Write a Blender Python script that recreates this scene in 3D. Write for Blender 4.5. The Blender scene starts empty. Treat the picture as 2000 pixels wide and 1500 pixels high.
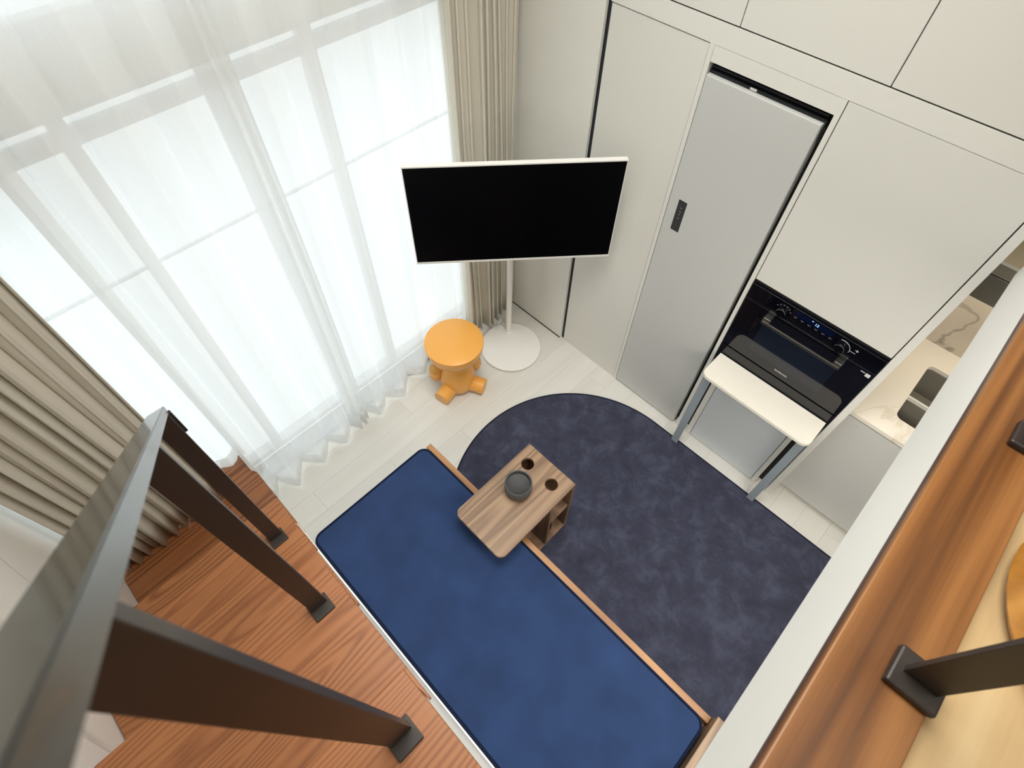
import bpy, bmesh, math, random
from mathutils import Vector, Matrix
random.seed(7)
PI = math.pi
SC = bpy.context.scene
COL = SC.collection

# ------------------------------------------------------------------ camera
F_PX, CY = 1103.26, 707.91
YAW, PITCH, ROLL = math.radians(43.5445), math.radians(54.8521), math.radians(-1.4318)
cam_d = bpy.data.cameras.new('camera')
cam = bpy.data.objects.new('camera', cam_d)
COL.objects.link(cam)
SC.camera = cam
cam_d.sensor_width = 36.0
cam_d.lens = F_PX / 2000 * 36
cam_d.shift_y = (CY - 750) / 2000
cam_d.clip_start = 0.02
cam_d.clip_end = 100
_fh = Vector((-math.sin(YAW), math.cos(YAW), 0)); _r = Vector((math.cos(YAW), math.sin(YAW), 0)); _u = Vector((0, 0, 1))
_f = math.cos(PITCH) * _fh - math.sin(PITCH) * _u
_d = -(math.sin(PITCH) * _fh + math.cos(PITCH) * _u)
_r2 = math.cos(ROLL) * _r + math.sin(ROLL) * _d
_d2 = -math.sin(ROLL) * _r + math.cos(ROLL) * _d
m = Matrix((( _r2.x, -_d2.x, -_f.x), (_r2.y, -_d2.y, -_f.y), (_r2.z, -_d2.z, -_f.z))).to_4x4()
m.translation = Vector((0, -1.95, 3.055))
cam.matrix_world = m
cam_d.dof.use_dof = True
cam_d.dof.focus_distance = 2.7
cam_d.dof.aperture_fstop = 6.3

# ------------------------------------------------------------------ world (even overcast daylight)
world = bpy.data.worlds.new('overcast_sky')
SC.world = world
world.use_nodes = True
wb = world.node_tree.nodes['Background']
wb.inputs[0].default_value = (0.93, 0.965, 1.0, 1)
wb.inputs[1].default_value = 1.65

# ------------------------------------------------------------------ lamps of the room (ceiling panels, counter strip) and an added fill panel under the loft
LAMP_MAIN, LAMP_LOFT, LAMP_FILL, LAMP_STRIP = 19.5, 0.7, 14, 1.5

vs = SC.view_settings
vs.view_transform = 'Standard'
vs.look = 'None'
vs.exposure = 0.0
vs.gamma = 1.0
vs.use_curve_mapping = False

# ------------------------------------------------------------------ helpers: materials
def lin(c):
    return tuple(((v / 255) / 12.92 if v <= 10 else (((v / 255) + 0.055) / 1.055) ** 2.4) for v in c) + (1,)

def new_mat(name):
    mt = bpy.data.materials.new(name); mt.use_nodes = True
    nt = mt.node_tree
    return mt, nt, nt.nodes['Principled BSDF']

def mat(name, rgb, rough=0.5, metal=0.0, spec=0.5, noise=0.0, nscale=30, bump=0.0, bscale=200, coat=0.0, sheen=0.0):
    mt, nt, b = new_mat(name)
    c = lin(rgb)
    b.inputs['Roughness'].default_value = rough
    b.inputs['Metallic'].default_value = metal
    b.inputs['Specular IOR Level'].default_value = spec
    if coat: b.inputs['Coat Weight'].default_value = coat; b.inputs['Coat Roughness'].default_value = 0.05
    if sheen: b.inputs['Sheen Weight'].default_value = sheen; b.inputs['Sheen Roughness'].default_value = 0.5
    tc = nt.nodes.new('ShaderNodeTexCoord')
    n = nt.nodes.new('ShaderNodeTexNoise'); n.inputs['Scale'].default_value = nscale; n.inputs['Detail'].default_value = 4
    nt.links.new(tc.outputs['Object'], n.inputs['Vector'])
    rp = nt.nodes.new('ShaderNodeValToRGB')
    k = noise
    rp.color_ramp.elements[0].color = tuple(v * (1 - k) for v in c[:3]) + (1,)
    rp.color_ramp.elements[1].color = tuple(min(1, v * (1 + k)) for v in c[:3]) + (1,)
    rp.color_ramp.elements[0].position = 0.3; rp.color_ramp.elements[1].position = 0.7
    nt.links.new(n.outputs['Fac'], rp.inputs['Fac'])
    nt.links.new(rp.outputs['Color'], b.inputs['Base Color'])
    if bump:
        n2 = nt.nodes.new('ShaderNodeTexNoise'); n2.inputs['Scale'].default_value = bscale; n2.inputs['Detail'].default_value = 3
        nt.links.new(tc.outputs['Object'], n2.inputs['Vector'])
        bp = nt.nodes.new('ShaderNodeBump'); bp.inputs['Strength'].default_value = bump; bp.inputs['Distance'].default_value = 0.003
        nt.links.new(n2.outputs['Fac'], bp.inputs['Height']); nt.links.new(bp.outputs['Normal'], b.inputs['Normal'])
    return mt

def wood(name, dark, mid, light, along='Y', bands=60, dist=0.3, fine=140, rough=0.45, stretch=0.09, vary=0.0, contrast=1.0, dscale=4.0):
    """grain runs along one axis; wavy annual bands plus fine pores"""
    mt, nt, b = new_mat(name)
    N = nt.nodes; L = nt.links
    tc = N.new('ShaderNodeTexCoord'); mp = N.new('ShaderNodeMapping')
    sc = {'X': (stretch, 1, 1), 'Y': (1, stretch, 1), 'Z': (1, 1, stretch)}[along]
    mp.inputs['Scale'].default_value = sc
    if vary:
        oi = N.new('ShaderNodeObjectInfo'); vm = N.new('ShaderNodeVectorMath'); vm.operation = 'MULTIPLY_ADD'
        cx = N.new('ShaderNodeCombineXYZ')
        for i in range(3): L.new(oi.outputs['Random'], cx.inputs[i])
        vm.inputs[1].default_value = (13, 17, 5)
        L.new(cx.outputs[0], vm.inputs[0]); L.new(tc.outputs['Object'], vm.inputs[2]); L.new(vm.outputs[0], mp.inputs['Vector'])
    else:
        L.new(tc.outputs['Object'], mp.inputs['Vector'])
    lo = N.new('ShaderNodeTexNoise'); lo.inputs['Scale'].default_value = dscale; lo.inputs['Detail'].default_value = 1.6; lo.inputs['Roughness'].default_value = 0.45; lo.inputs['Distortion'].default_value = dist
    L.new(mp.outputs[0], lo.inputs['Vector'])
    mk = N.new('ShaderNodeMath'); mk.operation = 'MULTIPLY'; mk.inputs[1].default_value = bands; L.new(lo.outputs['Fac'], mk.inputs[0])
    sn = N.new('ShaderNodeMath'); sn.operation = 'SINE'; L.new(mk.outputs[0], sn.inputs[0])
    w = N.new('ShaderNodeMath'); w.operation = 'MULTIPLY_ADD'; w.inputs[1].default_value = 0.5; w.inputs[2].default_value = 0.5; L.new(sn.outputs[0], w.inputs[0])
    n = N.new('ShaderNodeTexNoise'); n.inputs['Scale'].default_value = fine; n.inputs['Detail'].default_value = 4; n.inputs['Roughness'].default_value = 0.6
    mp2 = N.new('ShaderNodeMapping'); mp2.inputs['Scale'].default_value = tuple(v if v == 1 else stretch * 0.35 for v in sc)
    L.new(tc.outputs['Object'], mp2.inputs['Vector']); L.new(mp2.outputs[0], n.inputs['Vector'])
    n3 = N.new('ShaderNodeTexNoise'); n3.inputs['Scale'].default_value = 5; n3.inputs['Detail'].default_value = 2
    L.new(mp.outputs[0], n3.inputs['Vector'])
    mix = N.new('ShaderNodeMath'); mix.operation = 'MULTIPLY_ADD'; mix.inputs[1].default_value = 0.55 * contrast
    add = N.new('ShaderNodeMath'); add.operation = 'MULTIPLY_ADD'; add.inputs[1].default_value = 0.55 * contrast; add.inputs[2].default_value = 0.5 - 0.6 * contrast
    L.new(n.outputs['Fac'], add.inputs[0]); L.new(w.outputs[0], mix.inputs[0]); L.new(add.outputs[0], mix.inputs[2])
    ad3 = N.new('ShaderNodeMath'); ad3.operation = 'MULTIPLY_ADD'; ad3.inputs[1].default_value = 0.35 * contrast; ad3.inputs[2].default_value = 0
    L.new(n3.outputs['Fac'], ad3.inputs[0]); 
    ad4 = N.new('ShaderNodeMath'); ad4.operation = 'ADD'; L.new(mix.outputs[0], ad4.inputs[0]); L.new(ad3.outputs[0], ad4.inputs[1])
    last = ad4
    if vary:
        ad5 = N.new('ShaderNodeMath'); ad5.operation = 'MULTIPLY_ADD'; ad5.inputs[1].default_value = vary
        L.new(oi.outputs['Random'], ad5.inputs[0]); L.new(ad4.outputs[0], ad5.inputs[2]); last = ad5
    rp = N.new('ShaderNodeValToRGB'); e = rp.color_ramp.elements
    e[0].position = 0.2; e[0].color = lin(dark); e[1].position = 0.85; e[1].color = lin(light)
    x = e.new(0.5); x.color = lin(mid)
    L.new(last.outputs[0], rp.inputs['Fac']); L.new(rp.outputs['Color'], b.inputs['Base Color'])
    b.inputs['Roughness'].default_value = rough
    bp = N.new('ShaderNodeBump'); bp.inputs['Strength'].default_value = 0.12; bp.inputs['Distance'].default_value = 0.002
    L.new(last.outputs[0], bp.inputs['Height']); L.new(bp.outputs['Normal'], b.inputs['Normal'])
    return mt

def marble(name, base, vein, scale=1.2, rough=0.25, width=0.025):
    mt, nt, b = new_mat(name); N = nt.nodes; L = nt.links
    tc = N.new('ShaderNodeTexCoord'); mp = N.new('ShaderNodeMapping'); mp.inputs['Rotation'].default_value = (0.5, 0.6, 0.9); mp.inputs['Scale'].default_value = (1, 0.45, 1)
    L.new(tc.outputs['Object'], mp.inputs['Vector'])
    n = N.new('ShaderNodeTexNoise'); n.inputs['Scale'].default_value = scale; n.inputs['Detail'].default_value = 5; n.inputs['Distortion'].default_value = 0.8
    L.new(mp.outputs[0], n.inputs['Vector'])
    s = N.new('ShaderNodeMath'); s.operation = 'SUBTRACT'; s.inputs[1].default_value = 0.5; L.new(n.outputs['Fac'], s.inputs[0])
    a = N.new('ShaderNodeMath'); a.operation = 'ABSOLUTE'; L.new(s.outputs[0], a.inputs[0])
    rp = N.new('ShaderNodeValToRGB'); e = rp.color_ramp.elements
    e[0].position = 0.0; e[0].color = lin(vein); e[1].position = width; e[1].color = lin(base)
    L.new(a.outputs[0], rp.inputs['Fac'])
    n2 = N.new('ShaderNodeTexNoise'); n2.inputs['Scale'].default_value = 1.6; n2.inputs['Detail'].default_value = 2; L.new(tc.outputs['Object'], n2.inputs['Vector'])
    mx = N.new('ShaderNodeMix'); mx.data_type = 'RGBA'
    rp2 = N.new('ShaderNodeValToRGB'); rp2.color_ramp.elements[0].position = 0.42; rp2.color_ramp.elements[1].position = 0.62
    L.new(n2.outputs['Fac'], rp2.inputs['Fac']); L.new(rp2.outputs['Color'], mx.inputs[0])
    mx.inputs[6].default_value = lin(base); L.new(rp.outputs['Color'], mx.inputs[7])
    L.new(mx.outputs[2], b.inputs['Base Color']); b.inputs['Roughness'].default_value = rough
    return mt

def cloth_mix(name, rgb, transparent, translucent, fine=0.0):
    mt = bpy.data.materials.new(name); mt.use_nodes = True; nt = mt.node_tree; N = nt.nodes; L = nt.links
    N.remove(N['Principled BSDF']); out = N['Material Output']
    c = lin(rgb)
    d = N.new('ShaderNodeBsdfDiffuse'); d.inputs[0].default_value = c
    t = N.new('ShaderNodeBsdfTranslucent'); t.inputs[0].default_value = c
    m1 = N.new('ShaderNodeMixShader'); m1.inputs[0].default_value = translucent
    L.new(d.outputs[0], m1.inputs[1]); L.new(t.outputs[0], m1.inputs[2])
    tc = N.new('ShaderNodeTexCoord'); mp = N.new('ShaderNodeMapping'); mp.inputs['Scale'].default_value = (60, 60, 4)
    L.new(tc.outputs['Object'], mp.inputs['Vector'])
    n = N.new('ShaderNodeTexNoise'); n.inputs['Scale'].default_value = 3; L.new(mp.outputs[0], n.inputs['Vector'])
    if transparent > 0:
        tr = N.new('ShaderNodeBsdfTransparent'); tr.inputs[0].default_value = (0.97, 0.985, 1, 1)
        m2 = N.new('ShaderNodeMixShader')
        mr = N.new('ShaderNodeMapRange'); mr.inputs[3].default_value = 1 - transparent - fine; mr.inputs[4].default_value = 1 - transparent + fine
        L.new(n.outputs['Fac'], mr.inputs[0]); L.new(mr.outputs[0], m2.inputs[0])
        L.new(tr.outputs[0], m2.inputs[1]); L.new(m1.outputs[0], m2.inputs[2]); L.new(m2.outputs[0], out.inputs[0])
    else:
        bp = N.new('ShaderNodeBump'); bp.inputs['Strength'].default_value = 0.15; bp.inputs['Distance'].default_value = 0.002
        L.new(n.outputs['Fac'], bp.inputs['Height']); L.new(bp.outputs['Normal'], d.inputs['Normal'])
        L.new(m1.outputs[0], out.inputs[0])
    return mt

def glass_mat(name):
    mt = bpy.data.materials.new(name); mt.use_nodes = True; nt = mt.node_tree; N = nt.nodes; L = nt.links
    N.remove(N['Principled BSDF']); out = N['Material Output']
    tr = N.new('ShaderNodeBsdfTransparent'); tr.inputs[0].default_value = (0.95, 0.98, 0.97, 1)
    g = N.new('ShaderNodeBsdfGlossy'); g.inputs['Roughness'].default_value = 0.02
    fr = N.new('ShaderNodeFresnel'); fr.inputs[0].default_value = 1.45
    ge = N.new('ShaderNodeNewGeometry'); inv = N.new('ShaderNodeMath'); inv.operation = 'SUBTRACT'; inv.inputs[0].default_value = 1; L.new(ge.outputs['Backfacing'], inv.inputs[1])
    ml = N.new('ShaderNodeMath'); ml.operation = 'MULTIPLY'; L.new(fr.outputs[0], ml.inputs[0]); L.new(inv.outputs[0], ml.inputs[1])      # the front surface reflects, the rear one only lets light out
    mx = N.new('ShaderNodeMixShader'); L.new(ml.outputs[0], mx.inputs[0]); L.new(tr.outputs[0], mx.inputs[1]); L.new(g.outputs[0], mx.inputs[2]); L.new(mx.outputs[0], out.inputs[0])
    return mt

def emit_mat(name, rgb, s):
    mt, nt, b = new_mat(name)
    b.inputs['Base Color'].default_value = lin(rgb)
    b.inputs['Emission Color'].default_value = lin(rgb); b.inputs['Emission Strength'].default_value = s
    return mt

M = {}
M['door'] = mat('cabinet_white', (219, 218, 211), 0.42, noise=0.012, nscale=2)
M['door_grey'] = mat('cabinet_grey', (208, 213, 217), 0.4, noise=0.012, nscale=2)
M['door_warm'] = mat('cabinet_warm_grey', (200, 200, 195), 0.4, noise=0.012, nscale=2)
M['carcass'] = mat('cabinet_carcass', (62, 58, 52), 0.7, noise=0.03)  # dark tone puts shade into the gaps around the doors
M['frame'] = mat('cabinet_edge', (223, 222, 215), 0.4, noise=0.01)
M['wall'] = mat('wall_paint', (227, 226, 219), 0.75, noise=0.015, nscale=6, bump=0.03)
M['ceil'] = mat('ceiling_paint', (236, 235, 230), 0.8, noise=0.01)
M['white'] = mat('white_paint', (242, 241, 236), 0.55, noise=0.01, nscale=5)
M['fridge'] = mat('fridge_grey', (198, 199, 196), 0.35, noise=0.015, nscale=1.5)
M['black'] = mat('black_plastic', (16, 16, 18), 0.45, noise=0.1)
M['channel'] = mat('black_channel', (40, 42, 46), 0.35, metal=0.6, noise=0.05)
M['gapdark'] = mat('dark_gap', (20, 19, 17), 0.8, noise=0.1)
M['ovenglass'] = mat('oven_glass', (9, 10, 17), 0.04, noise=0.05, spec=0.6)
M['ovenwin'] = mat('oven_window', (20, 26, 38), 0.06, noise=0.15, nscale=6, spec=0.6)
M['steel'] = mat('brushed_steel', (150, 148, 142), 0.33, metal=1.0, noise=0.05, nscale=80)
M['steel_dark'] = mat('dark_steel', (92, 90, 86), 0.3, metal=0.9, noise=0.05)
M['sinksteel'] = mat('sink_steel', (150, 146, 136), 0.4, metal=0.35, noise=0.04)
M['chrome'] = mat('chrome_line', (170, 170, 172), 0.2, metal=1.0, noise=0.02)
M['print'] = mat('white_print', (205, 205, 208), 0.5, noise=0.02)
M['printdim'] = mat('grey_print', (120, 120, 126), 0.5, noise=0.02)
M['sticker'] = mat('sticker', (205, 205, 205), 0.5, noise=0.05)
M['digit'] = emit_mat('display_digit', (150, 200, 255), 1.2)
M['display'] = mat('display_blue', (8, 16, 44), 0.08, noise=0.1)
M['stone'] = marble('counter_stone', (232, 226, 214), (196, 182, 160), 2.5, 0.3, 0.02)
M['splash'] = marble('backsplash_stone', (186, 176, 161), (138, 131, 122), 1.5, 0.2, 0.014)
M['marble'] = marble('marble_wall', (240, 237, 231), (200, 198, 192), 1.1, 0.3, 0.016)
M['tabletop'] = mat('cream_laminate', (233, 228, 216), 0.4, noise=0.015)
M['leg_blue'] = mat('blue_grey_leg', (150, 160, 168), 0.45, noise=0.02)
M['floor'] = wood('floor_plank', (199, 196, 188), (211, 209, 202), (219, 217, 211), 'Y', 30, 0.3, 90, 0.42, vary=0.09, contrast=0.35)
M['loftfloor'] = wood('loft_floor_oak', (180, 150, 104), (196, 167, 122), (206, 180, 136), 'Y', 40, 0.3, 120, 0.5, vary=0.1, contrast=0.6)
M['tread'] = wood('tread_oak', (84, 46, 23), (144, 89, 50), (162, 105, 63), 'Y', 250, 0.3, 230, 0.42, stretch=0.09, vary=0.12, contrast=0.95, dscale=5)
M['riser'] = wood('riser_shade_oak', (84, 46, 20), (126, 74, 36), (142, 88, 48), 'Y', 120, 0.3, 120, 0.45)  # risers; also darkens the platform boards as painted shade
M['beam'] = wood('stained_pine', (70, 41, 17), (116, 72, 33), (146, 97, 50), 'Y', 60, 0.4, 120, 0.4, stretch=0.05, contrast=0.85, dscale=7)
M['beamedge'] = mat('stained_pine_edge', (84, 58, 48), 0.5, noise=0.1)
M['walnut'] = wood('walnut_veneer', (100, 76, 55), (130, 103, 79), (152, 124, 97), 'Y', 60, 0.3, 130, 0.45, stretch=0.06, contrast=0.9, dscale=8)
M['walnut_z'] = wood('walnut_panel', (98, 74, 55), (124, 96, 74), (146, 116, 92), 'Z', 50, 0.3, 130, 0.5, contrast=0.9)
M['benchwood'] = wood('bench_wood', (122, 82, 48), (154, 108, 66), (176, 130, 84), 'X', 50, 0.3, 130, 0.45, contrast=0.8)
M['amber'] = mat('amber_plastic', (232, 167, 80), 0.33, noise=0.01)
M['goldwood'] = wood('amber_wood', (140, 88, 26), (172, 116, 44), (198, 142, 62), 'X', 40, 0.3, 60, 0.25, contrast=0.6)
M['tvwhite'] = mat('tv_white', (232, 230, 225), 0.45, noise=0.01)
M['screen'] = mat('tv_screen', (1, 1, 2), 0.32, noise=0.05, spec=0.12)
M['railtop'] = mat('rail_paint', (46, 46, 41), 0.3, noise=0.04, nscale=10, spec=0.5, coat=0.25)
M['post'] = mat('post_paint', (44, 37, 33), 0.42, noise=0.06, nscale=10)
M['bowl'] = mat('charcoal_stone', (74, 74, 74), 0.6, noise=0.18, nscale=60, bump=0.1, bscale=120)
M['bowlin'] = mat('charcoal_inside', (48, 48, 49), 0.55, noise=0.2, nscale=40)
M['alu'] = mat('window_alu', (228, 230, 232), 0.4, metal=0.0, noise=0.02)
M['track'] = mat('window_track', (130, 132, 134), 0.4, metal=0.7, noise=0.05)
M['glass'] = glass_mat('window_glass')
M['balcony'] = mat('balcony_tile', (236, 238, 240), 0.6, noise=0.02)
M['drape'] = cloth_mix('drape_cloth', (232, 227, 214), 0, 0.2)
M['sheer'] = cloth_mix('sheer_cloth', (248, 248, 247), 0.20, 0.62, 0.03)
M['hem'] = cloth_mix('sheer_hem', (246, 246, 244), 0.10, 0.5, 0.02)
M['lamp'] = emit_mat('lamp_diffuser', (255, 248, 236), 4.0)
M['cable'] = mat('white_cable', (225, 225, 222), 0.5, noise=0.01)

def rug_mat():
    mt, nt, b = new_mat('rug_pile'); N = nt.nodes; L = nt.links
    tc = N.new('ShaderNodeTexCoord')
    n = N.new('ShaderNodeTexNoise'); n.inputs['Scale'].default_value = 8; n.inputs['Detail'].default_value = 9; n.inputs['Roughness'].default_value = 0.72; n.inputs['Distortion'].default_value = 0.35
    L.new(tc.outputs['Object'], n.inputs['Vector'])
    rp = N.new('ShaderNodeValToRGB'); e = rp.color_ramp.elements
    e[0].position = 0.3; e[0].color = lin((48, 49, 64)); e[1].position = 0.72; e[1].color = lin((80, 83, 102))
    x = e.new(0.5); x.color = lin((60, 62, 79))
    L.new(n.outputs['Fac'], rp.inputs['Fac']); L.new(rp.outputs['Color'], b.inputs['Base Color'])
    b.inputs['Roughness'].default_value = 0.95; b.inputs['Specular IOR Level'].default_value = 0.1
    b.inputs['Sheen Weight'].default_value = 0.15
    n2 = N.new('ShaderNodeTexNoise'); n2.inputs['Scale'].default_value = 420; n2.inputs['Detail'].default_value = 2
    L.new(tc.outputs['Object'], n2.inputs['Vector'])
    bp = N.new('ShaderNodeBump'); bp.inputs['Strength'].default_value = 0.6; bp.inputs['Distance'].default_value = 0.004
    L.new(n2.outputs['Fac'], bp.inputs['Height']); L.new(bp.outputs['Normal'], b.inputs['Normal'])
    return mt
M['rug'] = rug_mat()
M['rugedge'] = mat('rug_binding', (34, 36, 52), 0.9, noise=0.1, nscale=90, spec=0.1)
M['velvet'] = mat('blue_velvet', (37, 57, 95), 0.85, noise=0.16, nscale=7, bump=0.25, bscale=500, spec=0.15, sheen=0.25)
M['piping'] = mat('navy_piping', (20, 30, 58), 0.8, noise=0.1, spec=0.15)

# ------------------------------------------------------------------ helpers: geometry
def bx(bm, x0, x1, y0, y1, z0, z1, bev=0.0):
    vs_ = [bm.verts.new((x, y, z)) for z in (z0, z1) for y in (y0, y1) for x in (x0, x1)]
    fs = [(0, 2, 3, 1), (4, 5, 7, 6), (0, 1, 5, 4), (2, 6, 7, 3), (0, 4, 6, 2), (1, 3, 7, 5)]
    faces = [bm.faces.new([vs_[i] for i in f]) for f in fs]
    if bev:
        edges = list({e for f in faces for e in f.edges})
        bmesh.ops.bevel(bm, geom=edges, offset=bev, segments=2, profile=0.5, affect='EDGES')
    return bm

def box(*a, **k):
    bm = bmesh.new(); bx(bm, *a, **k); return bm

def boxes(*specs, bev=0.0):
    bm = bmesh.new()
    for s in specs: bx(bm, *s, bev=bev)
    return bm

def tube(bm, pts, r, seg=10, closed=False):
    pts = [Vector(p) for p in pts]; n = len(pts); rings = []
    for i, p in enumerate(pts):
        if closed: t = pts[(i + 1) % n] - pts[i - 1]
        else: t = pts[min(i + 1, n - 1)] - pts[max(i - 1, 0)]
        t.normalize()
        ref = Vector((0, 0, 1)) if abs(t.z) < 0.9 else Vector((1, 0, 0))
        a = t.cross(ref).normalized(); b = t.cross(a)
        rr = r[i] if isinstance(r, (list, tuple)) else r
        rings.append([bm.verts.new(p + (a * math.cos(k * 2 * PI / seg) + b * math.sin(k * 2 * PI / seg)) * rr) for k in range(seg)])
    for i in range(n if closed else n - 1):
        A, B = rings[i], rings[(i + 1) % n]
        for k in range(seg): bm.faces.new([A[k], A[(k + 1) % seg], B[(k + 1) % seg], B[k]])
    if not closed:
        bm.faces.new(rings[0]); bm.faces.new(list(reversed(rings[-1])))
    return bm

def lathe(bm, cx, cy, prof, seg=48):
    rings = []
    for r, z in prof:
        if r < 1e-5: rings.append([bm.verts.new((cx, cy, z))])
        else: rings.append([bm.verts.new((cx + r * math.cos(k * 2 * PI / seg), cy + r * math.sin(k * 2 * PI / seg), z)) for k in range(seg)])
    for A, B in zip(rings[:-1], rings[1:]):
        for k in range(seg):
            k2 = (k + 1) % seg
            if len(A) == 1 and len(B) == 1: continue
            if len(A) == 1: bm.faces.new([A[0], B[k], B[k2]])
            elif len(B) == 1: bm.faces.new([A[k], B[0], A[k2]])
            else: bm.faces.new([A[k], B[k], B[k2], A[k2]])
    return bm

def prism(bm, outline, z0, z1, holes=()):
    """outline / holes: lists of (x, y); vertical extrusion"""
    loops = [outline] + list(holes); edges = []; lv = []
    for lp in loops:
        v = [bm.verts.new((x, y, z1)) for x, y in lp]; lv.append(v)
        for i in range(len(v)): edges.append(bm.edges.new((v[i], v[(i + 1) % len(v)])))
    if holes: res = bmesh.ops.triangle_fill(bm, edges=edges, use_beauty=True); top = [g for g in res['geom'] if isinstance(g, bmesh.types.BMFace)]
    else: top = [bm.faces.new(lv[0])]
    for f in top:
        f.normal_update()
        if f.normal.z < 0: f.normal_flip()
    low = {}
    for v in lv:
        for q in v: low[q] = bm.verts.new((q.co.x, q.co.y, z0))
    for f in top: bm.faces.new([low[q] for q in reversed(list(f.verts))])
    for v in lv:
        for i in range(len(v)):
            a, b = v[i], v[(i + 1) % len(v)]
            bm.faces.new([a, low[a], low[b], b])
    bmesh.ops.recalc_face_normals(bm, faces=bm.faces)
    return bm

def rrect(x0, x1, y0, y1, r, seg=8, corners=(1, 1, 1, 1)):
    """corners in order (x1,y1),(x0,y1),(x0,y0),(x1,y0)"""
    out = []
    for (cx, cy, a0), on in zip(((x1, y1, 0), (x0, y1, 90), (x0, y0, 180), (x1, y0, 270)), corners):
        if not on or r <= 0: out.append((cx, cy)); continue
        ox = cx - r if cx == x1 else cx + r; oy = cy - r if cy == y1 else cy + r
        for k in range(seg + 1):
            a = math.radians(a0 + 90 * k / seg); out.append((ox + r * math.cos(a), oy + r * math.sin(a)))
    return out

def circle(cx, cy, r, n=24): return [(cx + r * math.cos(k * 2 * PI / n), cy + r * math.sin(k * 2 * PI / n)) for k in range(n)]

def obj(name, bm, material, parent=None, smooth=False, label=None):
    me = bpy.data.meshes.new(name)
    if smooth:
        for f in bm.faces: f.smooth = True
    bm.normal_update()
    bm.to_mesh(me); bm.free()
    me.materials.append(material if not isinstance(material, str) else M[material])
    o = bpy.data.objects.new(name, me); COL.objects.link(o)
    if parent is not None:
        o.parent = parent; o.matrix_parent_inverse = parent.matrix_basis.inverted()
    if smooth and smooth != 'all':
        me.set_sharp_from_angle(angle=math.radians(38))
    if label: o['label'] = label
    return o

def tag(o, label, cat, group=None):
    o['label'] = label; o['category'] = cat
    if group: o['group'] = group
    return o

def thing(name, label, cat, loc, group=None):
    o = bpy.data.objects.new(name, None); COL.objects.link(o); o.location = loc; o.empty_display_size = 0.05
    return tag(o, label, cat, group)

def struct(o, label=None, cat=None):
    o['kind'] = 'structure'
    if label: o['label'] = label
    if cat: o['category'] = cat
    return o

def text_obj(name, body, size, loc, rot, material, parent, extrude=0.0004):
    cu = bpy.data.curves.new(name, 'FONT'); cu.body = body; cu.size = size; cu.extrude = extrude
    cu.align_x = 'CENTER'; cu.align_y = 'CENTER'
    tmp = bpy.data.objects.new(name + '_tmp', cu); COL.objects.link(tmp)
    dg = bpy.context.evaluated_depsgraph_get(); dg.update()
    me = bpy.data.meshes.new_from_object(tmp.evaluated_get(dg))
    bpy.data.objects.remove(tmp)
    me.name = name
    me.transform(Matrix.Translation(loc) @ rot.to_4x4())
    me.materials.clear(); me.materials.append(M[material])
    o = bpy.data.objects.new(name, me); COL.objects.link(o)
    o.parent = parent; o.matrix_parent_inverse = parent.matrix_basis.inverted()
    return o
ROT_KITCHEN = Matrix(((1, 0, 0), (0, 0, -1), (0, 1, 0)))     # text upright on a wall that faces -y

# ================================================================== SETTING
CEIL = 3.9
WALL_Y = -2.69
# floor of pale planks (grain along y)
fl = struct(obj('floor', box(-1.95, 2.3, -2.69, 0.72, -0.06, -0.012), 'wall'), 'pale wood plank floor of the small living room', 'floor')
PW, PL = 0.145, 1.15
plank_me = None
x = -1.93; row = 0
while x < 2.25:
    y = -2.69 + (row * 0.43) % PL - PL
    while y < 0.70:
        a, b = max(y, -2.69), min(y + PL, 0.70)
        if b - a > 0.05:
            o = obj('plank', box(x + 0.0003, x + PW - 0.0003, a + 0.0003, b - 0.0003, -0.012, 0.0), 'floor', fl)
        y += PL
    x += PW; row += 1

# ceiling
struct(obj('ceiling', box(-1.95, 2.3, -2.8, 0.8, CEIL, CEIL + 0.06), 'ceil'), 'white painted ceiling above the loft', 'ceiling')
# left wall of veined marble slabs
wl = struct(obj('wall_left', box(-2.1, 2.4, WALL_Y - 0.12, WALL_Y - 0.008, 0, CEIL), 'wall'), 'white veined marble wall beside the stairs', 'wall')
for i in range(4):
    obj('marble_slab', box(-2.1 + i * 1.125, -2.1 + (i + 1) * 1.125 - 0.002, WALL_Y - 0.008, WALL_Y, 0, CEIL), 'marble', wl)
struct(obj('baseboard_left', box(-0.66, 2.3, WALL_Y, -2.635, 1.30, 1.50), 'marble'), 'pale stone skirting along the upper stair treads', 'skirting')
# back wall
struct(obj('wall_back', box(2.3, 2.4, -2.8, 0.8, 0, CEIL), 'wall'), 'white painted end wall behind the loft', 'wall')
# kitchen side wall: pier left of the tall cabinet
struct(obj('wall_right', boxes((-2.1, -1.396, -0.01, 0.12, 0, CEIL), (-1.396, 2.4, 0.74, 0.86, 0, CEIL), (-1.396, 0.0, 0.60, 0.74, 0, CEIL), (0.262, 2.4, 0.002, 0.12, 2.172, CEIL), (-1.396, 0.262, 0.002, 0.12, 3.402, CEIL)), 'wall'), 'white painted wall between the drape and tall cabinet', 'wall')
obj_line = struct(obj('shadow_line_right', box(-1.95, -1.40, -0.014, -0.01, 0.0, 0.006), 'gapdark'), 'thin dark strip painted as a shadow line at the foot of the white wall', 'skirting')  # dark strip stands in for the shadow at the wall foot
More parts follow.
